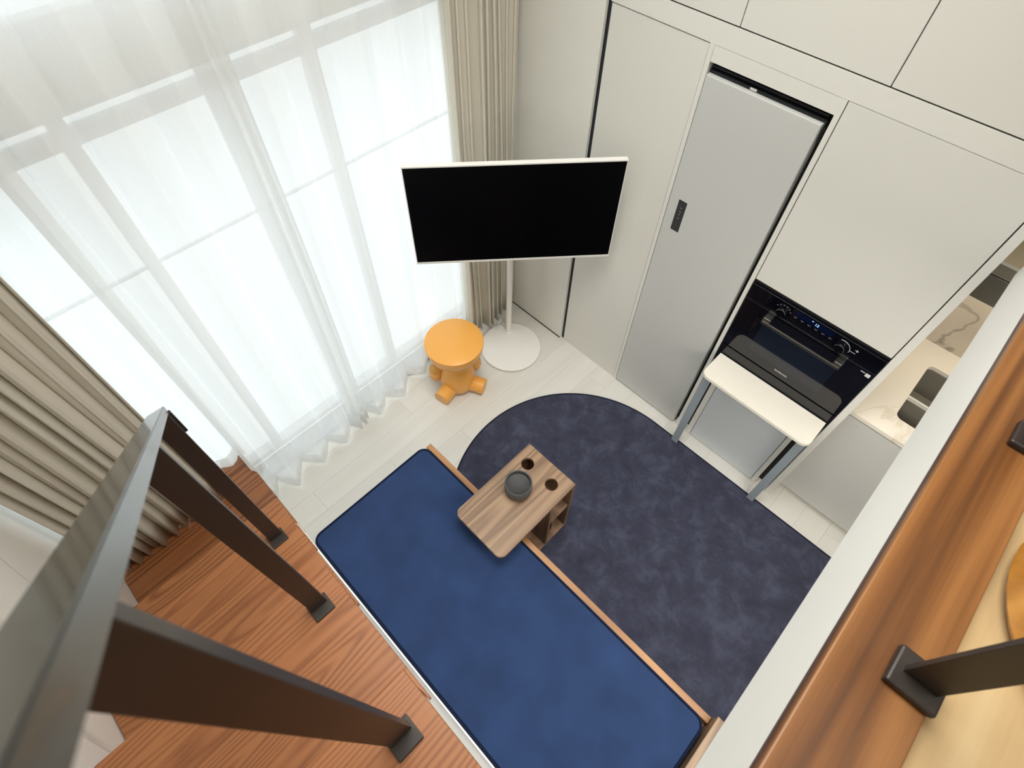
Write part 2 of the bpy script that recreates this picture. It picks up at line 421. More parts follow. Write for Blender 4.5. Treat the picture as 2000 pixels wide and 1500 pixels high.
# window wall: piers, lintel at loft level and upper head
ww = struct(obj('wall_window', boxes((-2.12, -1.95, -2.8, -2.62, 0, CEIL), (-2.12, -1.95, -0.12, 0.1, 0, CEIL), (-2.12, -1.95, -2.62, -0.12, 2.145, 2.32), (-2.12, -1.95, -2.62, -0.12, 3.6, CEIL)), 'wall'), 'white outer wall framing the tall windows', 'wall')
def window(n, z0, z1, transoms, label, dx=0.0):
    w = thing('window_%d' % n, label, 'window', (dx - 2.03, -1.37, z0)); w['kind'] = 'structure'
    t = 0.045
    obj('window_frame', boxes((dx - 2.06, dx - 2.0, -2.62, -0.12, z0, z0 + t), (dx - 2.06, dx - 2.0, -2.62, -0.12, z1 - t, z1), (dx - 2.06, dx - 2.0, -2.62, -2.62 + t, z0 + t, z1 - t), (dx - 2.06, dx - 2.0, -0.12 - t, -0.12, z0 + t, z1 - t)), 'alu', w)
    ys = [-2.62 + t, -1.80, -0.95, -0.12 - t]
    for yy in ys[1:-1]: obj('mullion', box(dx - 2.055, dx - 2.005, yy - 0.025, yy + 0.025, z0 + t, z1 - t), 'alu', w)
    for tz, th in transoms: obj('transom', box(dx - 2.031 - min(0.02, th), dx - 2.031 + min(0.02, th), -2.62 + t, -0.12 - t, tz - th / 2, tz + th / 2), 'alu', w)
    zs = [z0 + t] + [q[0] for q in transoms] + [z1 - t]
    for i in range(3):
        for k in range(len(zs) - 1):
            obj('pane', box(dx - 2.034, dx - 2.028, ys[i] + 0.02, ys[i + 1] - 0.02, zs[k] + 0.005, zs[k + 1] - 0.005), 'glass', w)
window(1, 0.02, 2.145, [(1.50, 0.008), (2.03, 0.05)], 'tall aluminium framed window behind the sheer curtains')
window(2, 2.32, 3.6, [], 'upper window above the lintel behind the sheer curtains', 0.055)
struct(obj('trim_1', boxes((-2.0, -1.885, -2.62, -0.12, -0.002, 0.012), (-1.90, -1.885, -2.62, -0.12, 0.012, 0.02)), 'track'), 'grey metal window track on the floor', 'window track')

# ------------------------------------------------------------------ loft
LOFT_X, LZ = 0.251, 2.13
lf = struct(obj('loft_floor', box(LOFT_X, 2.3, -2.0, 0.0, 1.825, 2.09), 'white'), 'white painted loft slab edge above the kitchen', 'loft')
yy = 0.39; k = 0
while yy < 2.25:
    obj('plank', box(yy, min(yy + 0.17, 2.3) - 0.001, -2.0, 0.0, 2.09, 2.10), 'loftfloor', lf); yy += 0.17
lb = thing('loft_edge_beam', 'brown stained pine board capping the edge of loft', 'beam', (0.32, -1.0, 2.09))
obj('board', box(LOFT_X - 0.001, 0.388, -2.0, 0.0, 2.11, LZ, bev=0.003), 'beam', lb)
obj('board_underlay', box(LOFT_X, 0.388, -2.0, 0.0, 2.09, 2.11), 'beamedge', lb)

def loft_post(y, label):
    p = thing('loft_railing_post', label, 'railing post', (0.356, y, LZ), 'loft railing posts')
    obj('base_plate', box(0.32, 0.392, y - 0.032, y + 0.032, LZ, LZ + 0.016, bev=0.004), 'post', p)
    obj('flat_bar', box(0.334, 0.382, y - 0.005, y + 0.005, LZ + 0.014, 3.0, bev=0.001), 'post', p)
    return p
loft_post(-1.466, 'black flat bar railing post with thick base plate on loft board, nearest')
loft_post(-0.931, 'black railing post base plate at the right picture edge on loft board')
o = tag(obj('loft_handrail', box(0.334, 0.384, -1.95, 0.0, 3.0, 3.012), 'post'), 'black flat handrail on top of the loft railing posts', 'handrail')
# round amber seat lying on the loft floor
st = thing('round_floor_stool', 'round amber wooden stool behind loft railing board', 'stool', (0.632, -1.17, 2.10))
bm = bmesh.new(); lathe(bm, 0.632, -1.17, [(0.0, 2.16), (0.12, 2.161), (0.19, 2.157), (0.218, 2.147), (0.23, 2.128), (0.222, 2.112), (0.2, 2.106), (0, 2.106)])
obj('seat', bm, 'goldwood', st, smooth=True)
bm = bmesh.new(); lathe(bm, 0.632, -1.17, [(0.0, 2.106), (0.16, 2.106), (0.16, 2.10), (0, 2.10)])
obj('foot_ring', bm, 'black', st)

# ------------------------------------------------------------------ staircase
stair = thing('staircase', 'steep brown oak staircase with white side climbing to loft', 'staircase', (-0.8, -2.3, 0))
stair['kind'] = 'structure'
SY0, SY1 = WALL_Y + 0.003, -1.985
noses = [(-1.353, 0.71, SY0), (-1.077, 1.065, SY0), (-0.668, 1.42, -2.632), (-0.247, 1.775, -2.632), (0.18, 2.13, -2.632)]
# platform: two boards, the winder wedge by the window a little lower; the darker oak paints in their shade
bm = bmesh.new(); prism(bm, [(-1.635, SY1), (-1.32, SY1), (-1.32, SY0), (-1.935, SY0), (-1.935, -2.60), (-1.641, -2.286)], 0.325, 0.355)
obj('tread', bm, 'riser', stair)
bm = bmesh.new(); prism(bm, [(-1.643, SY1), (-1.643, -2.288), (-1.935, -2.604), (-1.935, SY1)], 0.312, 0.342)
obj('tread', bm, 'riser', stair)
for i, (nx, nz, ya) in enumerate(noses):
    x1 = noses[i + 1][0] + 0.03 if i + 1 < len(noses) else 0.5
    obj('tread', box(nx, x1, ya, SY1, nz - 0.03, nz, bev=0.003), 'tread', stair)
    zprev = 0.355 if i == 0 else noses[i - 1][1]
    obj('riser', box(nx + 0.012, nx + 0.026, ya, SY1 - 0.005, zprev, nz - 0.03), 'riser', stair)
# white side panel, stepped
pts = [(-1.935, 0.0), (-1.935, 0.31), (-1.341, 0.31)]
for i, (nx, nz, ya) in enumerate(noses):
    pts.append((nx + 0.012, nz - 0.031)); nxt = noses[i + 1][0] + 0.012 if i + 1 < len(noses) else 0.25
    pts.append((nxt, nz - 0.031))
pts.append((0.25, 0.0))
pts[2] = (noses[0][0] + 0.012, 0.31)
bm = bmesh.new()
va = [bm.verts.new((px, -1.992, pz)) for px, pz in pts]; vb = [bm.verts.new((px, -2.01, pz)) for px, pz in pts]
bm.faces.new(va); bm.faces.new(list(reversed(vb)))
for i in range(len(pts)):
    j = (i + 1) % len(pts); bm.faces.new([va[j], va[i], vb[i], vb[j]])
bmesh.ops.recalc_face_normals(bm, faces=bm.faces)
obj('side_panel', bm, 'white', stair)
obj('trim_strip', box(-1.34, 0.25, -1.992, -1.986, 0.36, 0.42), 'white', stair)

# railing of the stair
rail = thing('stair_railing', 'dark painted steel stair railing with flat handrail', 'railing', (-0.58, -2.056, 1.42))
RS = 1.028
def rz(x): return 2.462 + RS * (x + 0.473)
bm = bmesh.new()
xa, xb = -1.045, 0.06
nrm = Vector((-RS, 0, 1)).normalized() * 0.02
for_v = []
for (xx, dn) in ((xa, 0), (xb, 0), (xb, 1), (xa, 1)):
    for yv in (-2.074, -2.032):
        p = Vector((xx, yv, rz(xx))) + nrm * (1 - dn)
        for_v.append(bm.verts.new(p))
q = for_v
for f in ((0, 2, 3, 1), (2, 4, 5, 3), (4, 6, 7, 5), (6, 0, 1, 7), (0, 6, 4, 2), (1, 3, 5, 7)): bm.faces.new([q[i] for i in f])
bmesh.ops.recalc_face_normals(bm, faces=bm.faces)
bmesh.ops.bevel(bm, geom=list(bm.edges), offset=0.0015, segments=2, affect='EDGES')
hr = obj('handrail', bm, 'railtop', rail)
obj('end_drop', box(-1.040, -1.030, -2.060, -2.027, 1.798, rz(-1.03) - 0.001, bev=0.001), 'post', hr)
for px, pz in ((-1.012, 1.065), (-0.586, 1.42), (-0.156, 1.775)):
    b_ = obj('post', box(px - 0.017, px - 0.001, -2.079, -2.034, pz + 0.006, rz(px) + 0.006, bev=0.001), 'post', rail)
    obj('base_plate', box(px - 0.027, px + 0.027, -2.085, -2.028, pz, pz + 0.009, bev=0.002), 'post', b_)

# ================================================================== CURTAINS
def curtain(name, y0, y1, xc, amp, z0, z1, nf, seed, material, omega=0.0, per=14, rows=18, xfun=None, hemvar=0.0, solid=0.0, lean=0.0, crest=0.0, tight=()):
    rnd = random.Random(seed)
    amps = [amp * rnd.uniform(0.55, 1.25) for _ in range(nf * 2 + 3)]
    wid = [rnd.uniform(0.7, 1.35) for _ in range(nf)]
    for q_ in tight:
        wid[q_] *= 0.3; amps[2 * q_] *= 0.5; amps[2 * q_ + 1] *= 0.5
    tot = sum(wid); edges = [0]
    for w in wid: edges.append(edges[-1] + w / tot)
    N = nf * per; bm = bmesh.new(); grid = []
    ph2 = rnd.uniform(0, 6)
    for r in range(rows + 1):
        v = r / rows; z = z0 + (z1 - z0) * v; line = []
        low = 1 - v
        for i in range(N + 1):
            t = i / per; k = min(int(t), nf - 1); fr = t - k
            u = edges[k] + (edges[k + 1] - edges[k]) * fr
            ph = 2 * PI * fr
            a0, a1 = amps[2 * k + (0 if fr < 0.5 else 1)], amps[2 * k + 1]
            A = a0 * (0.8 + 0.35 * low + 0.1 * math.sin(3.1 * z + k * 1.7))
            sn_ = math.sin(ph)
            if crest: sn_ = 1 - 2 * ((1 - sn_) / 2) ** crest
            X = xc + (xfun(y0 + (y1 - y0) * u) if xfun else 0) + A * sn_ + lean * low
            Y = y0 + (y1 - y0) * u + omega * (edges[k + 1] - edges[k]) * (y1 - y0) * math.sin(2 * ph) + 0.006 * math.sin(2.3 * z + k)
            Z = z + (hemvar * math.sin(ph * 0.5 + k * 2.1 + ph2) if r == 0 else 0)
            line.append(bm.verts.new((X, Y, Z)))
        grid.append(line)
    for a, b in zip(grid[:-1], grid[1:]):
        for i in range(N): bm.faces.new([a[i], a[i + 1], b[i + 1], b[i]])
    return bm, grid

def hem_strip(z0):
    return None

def make_curtain(name, label, cat, group, y0, y1, xc, amp, z0, z1, nf, seed, material, **kw):
    th = thing(name, label, cat, (xc, (y0 + y1) / 2, z0), group)
    bm, _ = curtain(name, y0, y1, xc, amp, z0, z1, nf, seed, material, **kw)
    o = obj('cloth', bm, material, th, smooth='all')
    if kw.get('solid'):
        md = o.modifiers.new('thickness', 'SOLIDIFY'); md.thickness = kw['solid']
    if material == 'sheer':
        bm, _ = curtain(name, y0, y1, xc + 0.002, amp, z0, z0 + 0.09, nf, seed, material, **dict(kw, rows=2))
        obj('hem', bm, 'hem', th, smooth='all')
    return th
sheer_x = lambda y: -0.05 * max(0.0, min(1.0, (y + 1.15) / 0.25)) - 0.085 * max(0.0, min(1.0, (-1.27 - y) / 0.06))
make_curtain('sheer_curtain', 'white sheer curtain ending on the stair platform beside left drape', 'curtain', 'sheer curtains', -2.40, -1.965, -1.875, 0.022, 0.362, 3.75, 4, 3, 'sheer', omega=0.05, crest=1.25)
make_curtain('sheer_curtain', 'middle white sheer curtain reaching the floor beside the stairs', 'curtain', 'sheer curtains', -2.005, -1.315, -1.79, 0.045, 0.024, 3.75, 6, 11, 'sheer', hemvar=0.006, tight=(4, 5), omega=0.05, crest=1.25)
make_curtain('sheer_curtain', 'white sheer curtain hanging behind the orange stool', 'curtain', 'sheer curtains', -1.40, -0.455, -1.80, 0.04, 0.024, 3.75, 7, 21, 'sheer', tight=(0, 1), omega=0.05, crest=1.25, xfun=sheer_x, hemvar=0.006)
make_curtain('blackout_drape', 'beige pleated drape bunched at the left above stairs', 'curtain', 'beige drapes', -2.66, -2.16, -1.765, 0.04, 0.358, 3.75, 10, 5, 'drape', omega=0.17, solid=0.003, crest=2.6)
make_curtain('blackout_drape', 'beige pleated drape bunched in the corner behind television', 'curtain', 'beige drapes', -0.445, -0.03, -1.845, 0.05, 0.024, 3.75, 9, 8, 'drape', omega=0.17, solid=0.003, crest=1.3)

# ================================================================== KITCHEN RUN (front plane y = 0)
def cabinet(name, label, x0, x1, z0, z1, group=None, dm='door', depth=0.56):
    c = thing(name, label, 'cabinet', ((x0 + x1) / 2, depth / 2, z0), group)
    obj('body', box(x0 + 0.0002, x1 - 0.0002, 0.021, depth, z0 + 0.001, z1 - 0.001), 'carcass', c)
    obj('door', box(x0 + 0.0018, x1 - 0.0018, 0.0, 0.02, z0 + 0.0025, z1 - 0.002, bev=0.0008), dm, c)
    return c
struct(obj('trim_2', box(-1.395, -1.378, 0.006, 0.56, 0.0, 2.20), 'channel'), 'black vertical handle channel beside the tall cabinet', 'trim')
c = cabinet('tall_cabinet', 'tall off-white cabinet door between black channel and refrigerator', -1.376, -0.937, 0.0, 2.096)
struct(obj('trim_3', box(-0.936, -0.918, -0.004, 0.56, 0.0, 2.098), 'frame'), 'white upright strip left of the refrigerator', 'trim')
struct(obj('trim_4', box(-0.447, -0.429, -0.004, 0.56, 0.0, 2.098), 'frame'), 'white upright strip right of the refrigerator', 'trim')
struct(obj('trim_5', box(-0.9175, -0.4475, -0.002, 0.02, 2.040, 2.0975), 'frame'), 'white filler panel above the refrigerator', 'trim')
struct(obj('trim_6', box(-1.378, LOFT_X - 0.003, -0.003, 0.56, 2.0985, 2.171), 'frame'), 'white horizontal band between lower and upper cabinets', 'trim')
struct(obj('trim_7', box(LOFT_X - 0.003, 2.3, 0.001, 0.56, 2.135, 2.171), 'frame'), 'white band below the loft storage doors', 'trim')
# upper storage
ups = [(-1.377, -0.851, 'upper off-white storage cabinet above the tall cabinet'), (-0.851, -0.340, 'upper off-white storage cabinet above the refrigerator'), (-0.340, 0.26, 'upper off-white storage cabinet above the oven')]
for a, b, lab in ups:
    cabinet('storage_cabinet', lab, a, b, 2.174, 3.4, 'upper storage cabinets')
obj_dark = struct(obj('shadow_strip', box(-1.377, 0.258, 0.006, 0.5, 2.1712, 2.1738), 'gapdark'), 'dark strip painted as the shadow gap under the upper cabinets', 'trim')  # solid strip, the shade of the gap is put into its colour

# refrigerator
fr = thing('refrigerator', 'slim grey built-in refrigerator with black touch display', 'refrigerator', (-0.69, 0.3, 0))
obj('body', box(-0.914, -0.452, 0.05, 0.58, 0.004, 2.034), 'black', fr)
obj('door', box(-0.9155, -0.467, -0.008, 0.045, 0.012, 1.998, bev=0.004), 'fridge', fr)
obj('top_trim', boxes((-0.914, -0.466, 0.010, 0.05, 2.000, 2.010), (-0.914, -0.466, 0.022, 0.05, 2.013, 2.022), (-0.905, -0.47, 0.036, 0.05, 2.025, 2.033)), 'channel', fr)
obj('hinge_cover', box(-0.463, -0.456, 0.012, 0.05, 1.93, 1.985), 'channel', fr)
obj('kick_strip', box(-0.915, -0.464, 0.02, 0.05, 0.0, 0.011), 'black', fr)
dp = obj('display_panel', box(-0.868, -0.826, -0.0095, -0.006, 1.305, 1.469, bev=0.002), 'ovenglass', fr)
for zz in (1.43, 1.41, 1.395, 1.375): obj('icon', box(-0.851, -0.843, -0.0101, -0.0095, zz, zz + 0.005), 'printdim', dp)
obj('sticker', box(-0.748, -0.722, 0.0085, 0.0099, 2.0012, 2.0095), 'sticker', fr, label='small white sticker')

# oven housing cabinet
oc = thing('oven_cabinet', 'off-white oven tower cabinet with grey lower door', 'cabinet', (-0.13, 0.3, 0))
obj('side_panel', box(-0.4285, -0.4265, 0.03, 0.56, 0.0, 2.097), 'frame', oc)
obj('back_panel', box(-0.425, 0.169, 0.50, 0.56, 0.0, 2.097), 'frame', oc)
obj('shelf', box(-0.425, 0.169, 0.03, 0.5, 0.700, 0.715), 'gapdark', oc)
obj('upper_door', box(-0.426, 0.167, -0.002, 0.02, 1.302, 2.0965, bev=0.001), 'door', oc)
obj('upper_body', box(-0.425, 0.168, 0.022, 0.5, 1.303, 2.096), 'gapdark', oc)
for a_, b_ in ((-0.375, -0.346), (0.076, 0.10)): obj('side_frame', box(a_, b_, 0.0, 0.30, 0.006, 0.698), 'frame', oc)
obj('lower_box', box(-0.346, 0.076, 0.021, 0.30, 0.006, 0.698), 'carcass', oc)
obj('lower_door', box(-0.343, 0.073, 0.0, 0.02, 0.008, 0.696, bev=0.001), 'door_grey', oc)
for a_, b_ in ((-0.426, -0.376), (0.101, 0.169)): obj('shade_fill', box(a_, b_, 0.05, 0.3, 0.0, 0.698), 'gapdark', oc)  # dark blocks paint in the shade of the gaps beside the frames

# built-in oven
ov = thing('built_in_oven', 'black glass built-in oven with two knobs and bar handle', 'oven', (-0.13, 0.25, 0.72))
obj('body', box(-0.415, 0.158, 0.012, 0.45, 0.722, 1.296), 'black', ov)
obj('top_vent', boxes((-0.424, 0.167, 0.004, 0.012, 1.285, 1.300)), 'gapdark', ov)
cp = obj('control_panel', box(-0.424, 0.167, -0.012, 0.010, 1.1985, 1.284, bev=0.0015), 'ovenglass', ov)
obj('trim_line', box(-0.424, 0.167, -0.0125, -0.008, 1.1955, 1.1975), 'chrome', ov)
dr = obj('oven_door', box(-0.424, 0.167, -0.012, 0.010, 0.868, 1.1945, bev=0.0015), 'ovenglass', ov)
obj('door_window', box(-0.305, 0.045, -0.0124, -0.0115, 0.93, 1.125), 'ovenwin', dr)
obj('lower_panel', box(-0.424, 0.167, -0.012, 0.010, 0.722, 0.860, bev=0.0015), 'ovenglass', ov)
hd = obj('handle', box(-0.31, 0.05, -0.052, -0.040, 1.148, 1.162, bev=0.003), 'steel_dark', dr)
for hx in (-0.31, 0.018): obj('handle_mount', box(hx, hx + 0.032, -0.045, -0.012, 1.149, 1.178, bev=0.002), 'steel', hd)
def knob(cx, cz):
    bm = bmesh.new(); seg = 28; rings = []
    for r, y in ((0.021, -0.012), (0.021, -0.03), (0.0195, -0.033), (0.0, -0.033)):
        rings.append([bm.verts.new((cx + r * math.cos(k * 2 * PI / seg), y, cz + r * math.sin(k * 2 * PI / seg))) for k in range(seg)] if r else [bm.verts.new((cx, y, cz))])
    for A, B in zip(rings[:-1], rings[1:]):
        for k in range(seg):
            k2 = (k + 1) % seg
            if len(B) == 1: bm.faces.new([A[k], A[k2], B[0]])
            else: bm.faces.new([A[k], A[k2], B[k2], B[k]])
    bmesh.ops.recalc_face_normals(bm, faces=bm.faces)
    o = obj('knob', bm, 'ovenglass', cp, smooth=True)
def arc(cx, cz, r, a0, a1, y=-0.0128, w=0.0009, mt='print', name='dial_mark'):
    pts = [(cx + r * math.cos(math.radians(a0 + (a1 - a0) * k / 16)), y, cz + r * math.sin(math.radians(a0 + (a1 - a0) * k / 16))) for k in range(17)]
    bm = bmesh.new(); tube(bm, pts, w, 6); return obj(name, bm, mt, cp)
knob(-0.262, 1.232); knob(0.0, 1.232)
arc(-0.262, 1.232, 0.021, 20, 165, -0.0322, 0.0008, 'chrome', 'knob_rim'); arc(0.0, 1.232, 0.021, -10, 165, -0.0322, 0.0008, 'chrome', 'knob_rim')
arc(0.0, 1.232, 0.036, -10, 110)
for k, aa in enumerate((25, 50, 75, 100, 125, 150)):
    a = math.radians(aa); cx, cz = -0.262 + 0.034 * math.cos(a), 1.232 + 0.034 * math.sin(a)
    obj('dial_mark', box(cx - 0.003, cx + 0.003, -0.0128, -0.012, cz - 0.0018, cz + 0.0018), 'printdim', cp)
obj('display', box(-0.215, -0.045, -0.0126, -0.012, 1.248, 1.276), 'display', cp)
text_obj('display_digits', '12', 0.018, Vector((-0.118, -0.0129, 1.262)), ROT_KITCHEN, 'digit', cp)
obj('display_mark', box(-0.142, -0.136, -0.013, -0.0126, 1.268, 1.272), 'digit', cp)
for k in range(6):
    xx = -0.212 + k * 0.031
    obj('key_mark', boxes((xx, xx + 0.014, -0.0128, -0.012, 1.2395, 1.2412), (xx + 0.005, xx + 0.0065, -0.0128, -0.012, 1.234, 1.239)), 'printdim', cp)
obj('side_mark', boxes((0.035, 0.06, -0.0128, -0.012, 1.236, 1.2375), (0.052, 0.066, -0.0128, -0.012, 1.253, 1.255), (0.058, 0.061, -0.0128, -0.012, 1.248, 1.26)), 'print', cp)
text_obj('maker_lettering', 'SAMSUNG', 0.0135, Vector((-0.125, -0.0126, 0.905)), ROT_KITCHEN, 'print', dr)
obj('sticker', box(0.138, 0.157, -0.0126, -0.012, 1.163, 1.182), 'sticker', dr, label='small white sticker')
obj('sticker_print', box(0.116, 0.134, -0.0126, -0.012, 1.176, 1.180), 'print', dr)

# slim fold-down table in front of the oven
tb = thing('slim_table', 'narrow cream table with blue-grey legs in front of oven', 'table', (-0.12, -0.1, 0))
bm = bmesh.new(); prism(bm, rrect(-0.405, 0.158, -0.19, -0.016, 0.036, corners=(0, 0, 1, 1)), 0.776, 0.80)
bmesh.ops.bevel(bm, geom=[e for e in bm.edges if abs(e.verts[0].co.z - e.verts[1].co.z) < 1e-6], offset=0.003, segments=2, affect='EDGES')
obj('table_top', bm, 'tabletop', tb)
for lx in (-0.402, 0.116):
    obj('leg', boxes((lx, lx + 0.039, -0.118, -0.104, 0.0145, 0.776), bev=0.001), 'leg_blue', tb)
obj('apron', box(-0.363, 0.116, -0.114, -0.108, 0.755, 0.776), 'leg_blue', tb)

# white upright at the end of the tall run
struct(obj('trim_9', box(0.171, 0.2, -0.006, 0.72, 0.0, 2.098), 'frame'), 'white end panel between the oven tower and sink recess', 'trim')
# sink base
sb = thing('sink_cabinet', 'light grey base cabinet below the stone counter', 'cabinet', (0.85, 0.4, 0))
obj('body', box(0.203, 1.5, 0.085, 0.735, 0.064, 0.60), 'frame', sb)
for a, b in ((0.203, 0.80), (0.802, 1.40)): obj('door', box(a + 0.001, b, 0.065, 0.084, 0.066, 0.835, bev=0.001), 'door_warm', sb)
obj('kick_board', box(0.203, 1.5, 0.12, 0.14, 0.0, 0.064), 'frame', sb)
obj('finger_groove', box(0.203, 1.4, 0.078, 0.1, 0.836, 0.850), 'steel', sb)
ct = thing('stone_counter', 'cream veined stone counter top with sink cut-out', 'counter', (0.85, 0.4, 0.85))
bm = bmesh.new(); prism(bm, [(0.2005, 0.060), (1.5, 0.060), (1.5, 0.735), (0.2005, 0.735)], 0.85, 0.872, [list(reversed(rrect(0.355, 0.86, 0.175, 0.575, 0.03)))])
obj('slab', bm, 'stone', ct)
sk = thing('kitchen_sink', 'double stainless steel sink set in the stone counter', 'sink', (0.6, 0.37, 0.67))
def bowl_box(x0, x1, y0, y1, z0, z1, t=0.002):
    return boxes((x0, x1, y0, y1, z0, z0 + t), (x0, x0 + t, y0, y1, z0 + t, z1), (x1 - t, x1, y0, y1, z0 + t, z1), (x0 + t, x1 - t, y0, y0 + t, z0 + t, z1), (x0 + t, x1 - t, y1 - t, y1, z0 + t, z1))
obj('basin', bowl_box(0.356, 0.859, 0.176, 0.325, 0.70, 0.848), 'sinksteel', sk)
obj('basin', bowl_box(0.356, 0.859, 0.333, 0.574, 0.68, 0.848), 'sinksteel', sk)
obj('divider', box(0.356, 0.859, 0.325, 0.335, 0.75, 0.868), 'frame', sk)
struct(obj('wall_kitchen', box(0.2005, 2.3, 0.72, 0.74, 0.872, 1.75), 'splash'), 'beige veined stone backsplash above the counter', 'backsplash')
wc = thing('wall_cabinet', 'dark grey glass fronted wall cabinet under the loft', 'cabinet', (0.8, 0.55, 1.41), None)
obj('body', box(0.203, 1.4, 0.42, 0.718, 1.415, 1.64), 'frame', wc)
obj('glass_door', box(0.203, 1.4, 0.40, 0.418, 1.412, 1.53, bev=0.001), mat('grey_glass', (104, 102, 92), 0.12, noise=0.03), wc)
obj('upper_door', box(0.203, 1.4, 0.402, 0.418, 1.533, 1.585, bev=0.001), mat('grey_glass_light', (138, 134, 122), 0.15, noise=0.03), wc)
obj('light_rail', box(0.203, 1.4, 0.398, 0.42, 1.587, 1.602), 'frame', wc)
obj('vent_strip', box(0.203, 1.4, 0.40, 0.42, 1.604, 1.64), mat('vent_brown', (66, 60, 46), 0.5, noise=0.05), wc)
struct(obj('trim_10', box(0.203, 2.3, 0.30, 0.718, 1.66, 1.82), mat('soffit_paint', (214, 200, 172), 0.7, noise=0.01)), 'beige soffit above the wall cabinet', 'soffit')

# ================================================================== TELEVISION
tv = thing('television', 'black screen television in white frame on round stand', 'television', (-1.572, -0.312, 0))
bm = bmesh.new(); lathe(bm, -1.572, -0.312, [(0, 0.0), (0.186, 0.0), (0.186, 0.006), (0.196, 0.006), (0.2, 0.010), (0.2, 0.018), (0.196, 0.022), (0, 0.025)], 64)
obj('base_disc', bm, 'tvwhite', tv, smooth=True)
PX, PY = -1.672, -0.232
bm = bmesh.new(); lathe(bm, PX, PY, [(0, 0.0245), (0.028, 0.0245), (0.027, 0.028), (0.0185, 0.030), (0.0185, 1.30), (0.016, 1.31), (0, 1.31)], 28)
obj('pole', bm, 'tvwhite', tv, smooth=True)
n_ = Vector((math.cos(math.radians(-41)), math.sin(math.radians(-41)), 0)); t_ = Vector((-n_.y, n_.x, 0))     # t_ runs to the picture right
TC = Vector((-1.43, -0.452, 1.300)); TW, TH = 0.972, 0.556
def tv_box(u0, u1, w0, w1, d0, d1, bev=0.0):
    bm = bx(bmesh.new(), u0, u1, d0, d1, w0, w1, bev=bev)
    R_ = Matrix((t_, n_, Vector((0, 0, 1)))).transposed().to_4x4(); R_.translation = TC
    bm.transform(R_); bmesh.ops.recalc_face_normals(bm, faces=bm.faces); return bm
obj('rear_shell', tv_box(-TW / 2 + 0.004, TW / 2 - 0.004, -TH / 2 + 0.004, TH / 2 - 0.004, -0.028, -0.006, 0.004), 'tvwhite', tv)
e_ = 0.004
bm = bmesh.new()
for s in ((-TW / 2, TW / 2, TH / 2 - e_, TH / 2 + 0.002), (-TW / 2, TW / 2, -TH / 2 - 0.008, -TH / 2 + 0.004), (-TW / 2, -TW / 2 + e_, -TH / 2 + 0.004, TH / 2 - e_), (TW / 2 - e_, TW / 2, -TH / 2 + 0.004, TH / 2 - e_)):
    bx(bm, s[0], s[1], -0.024, 0.001, s[2], s[3])
R_ = Matrix((t_, n_, Vector((0, 0, 1)))).transposed().to_4x4(); R_.translation = TC
bm.transform(R_); bmesh.ops.recalc_face_normals(bm, faces=bm.faces)
obj('bezel', bm, 'tvwhite', tv)
obj('screen', tv_box(-TW / 2 + e_, TW / 2 - e_, -TH / 2 + 0.004, TH / 2 - e_, -0.006, -0.0005), 'screen', tv)
obj('wall_mount', tv_box(-0.10, 0.10, -0.10, 0.10, -0.05, -0.028, 0.003), 'tvwhite', tv)
bm = bmesh.new(); tube(bm, [(PX, PY, 1.25), (PX + (TC.x - PX) * 0.5, PY + (TC.y - PY) * 0.5, 1.27), tuple(TC - n_ * 0.045 + Vector((0, 0, -0.02)))], 0.02, 12)
obj('arm', bm, 'tvwhite', tv, smooth=True)
bm = bmesh.new(); tube(bm, [(-1.76, -0.27, 0.012), (-1.742, -0.285, 0.03), (-1.735, -0.26, 0.07), (-1.74, -0.24, 0.10), (-1.735, -0.23, 0.05), (-1.70, -0.20, 0.006), (-1.69, -0.19, 0.006)], 0.0035, 8)
obj('power_cord', bm, 'cable', tv, smooth=True)

# ================================================================== ORANGE STOOL
SX, SY = -1.607, -0.752
so = thing('figure_stool', 'orange stool shaped like a small seated figure with flat top', 'stool', (SX, SY, 0))
RT = 0.172
prof = [(0, 0.45), (RT - 0.006, 0.45), (RT, 0.446), (RT + 0.001, 0.438)]
for k in range(1, 13):
    a = k / 12 * math.radians(74); prof.append((RT * math.cos(a) + 0.001, 0.438 - 0.17 * math.sin(a)))
prof.append((0, prof[-1][1] - 0.01))
bm = bmesh.new(); lathe(bm, SX, SY, prof, 64)
obj('bowl_seat', bm, 'amber', so, smooth=True)
bm = bmesh.new()
lathe(bm, SX, SY, [(0, 0.29), (0.062, 0.285), (0.072, 0.25), (0.088, 0.20), (0.105, 0.14), (0.112, 0.09), (0.108, 0.045), (0.09, 0.012), (0.07, 0.0), (0, 0.0)], 40)
obj('body', bm, 'amber', so, smooth=True)
def limb(ang, r0, r1, z0, z1, rad0, rad1, sole):
    d = Vector((math.cos(ang), math.sin(ang), 0)); p0 = Vector((SX, SY, z0)) + d * r0; p1 = Vector((SX, SY, z1)) + d * r1
    bm = bmesh.new(); n = 9
    pts = [p0.lerp(p1, i / n) for i in range(n + 1)]
    rr = [rad0 + (rad1 - rad0) * i / n for i in range(n + 1)]
    tube(bm, pts, rr, 20)
    return bm
fa = math.radians(-26)
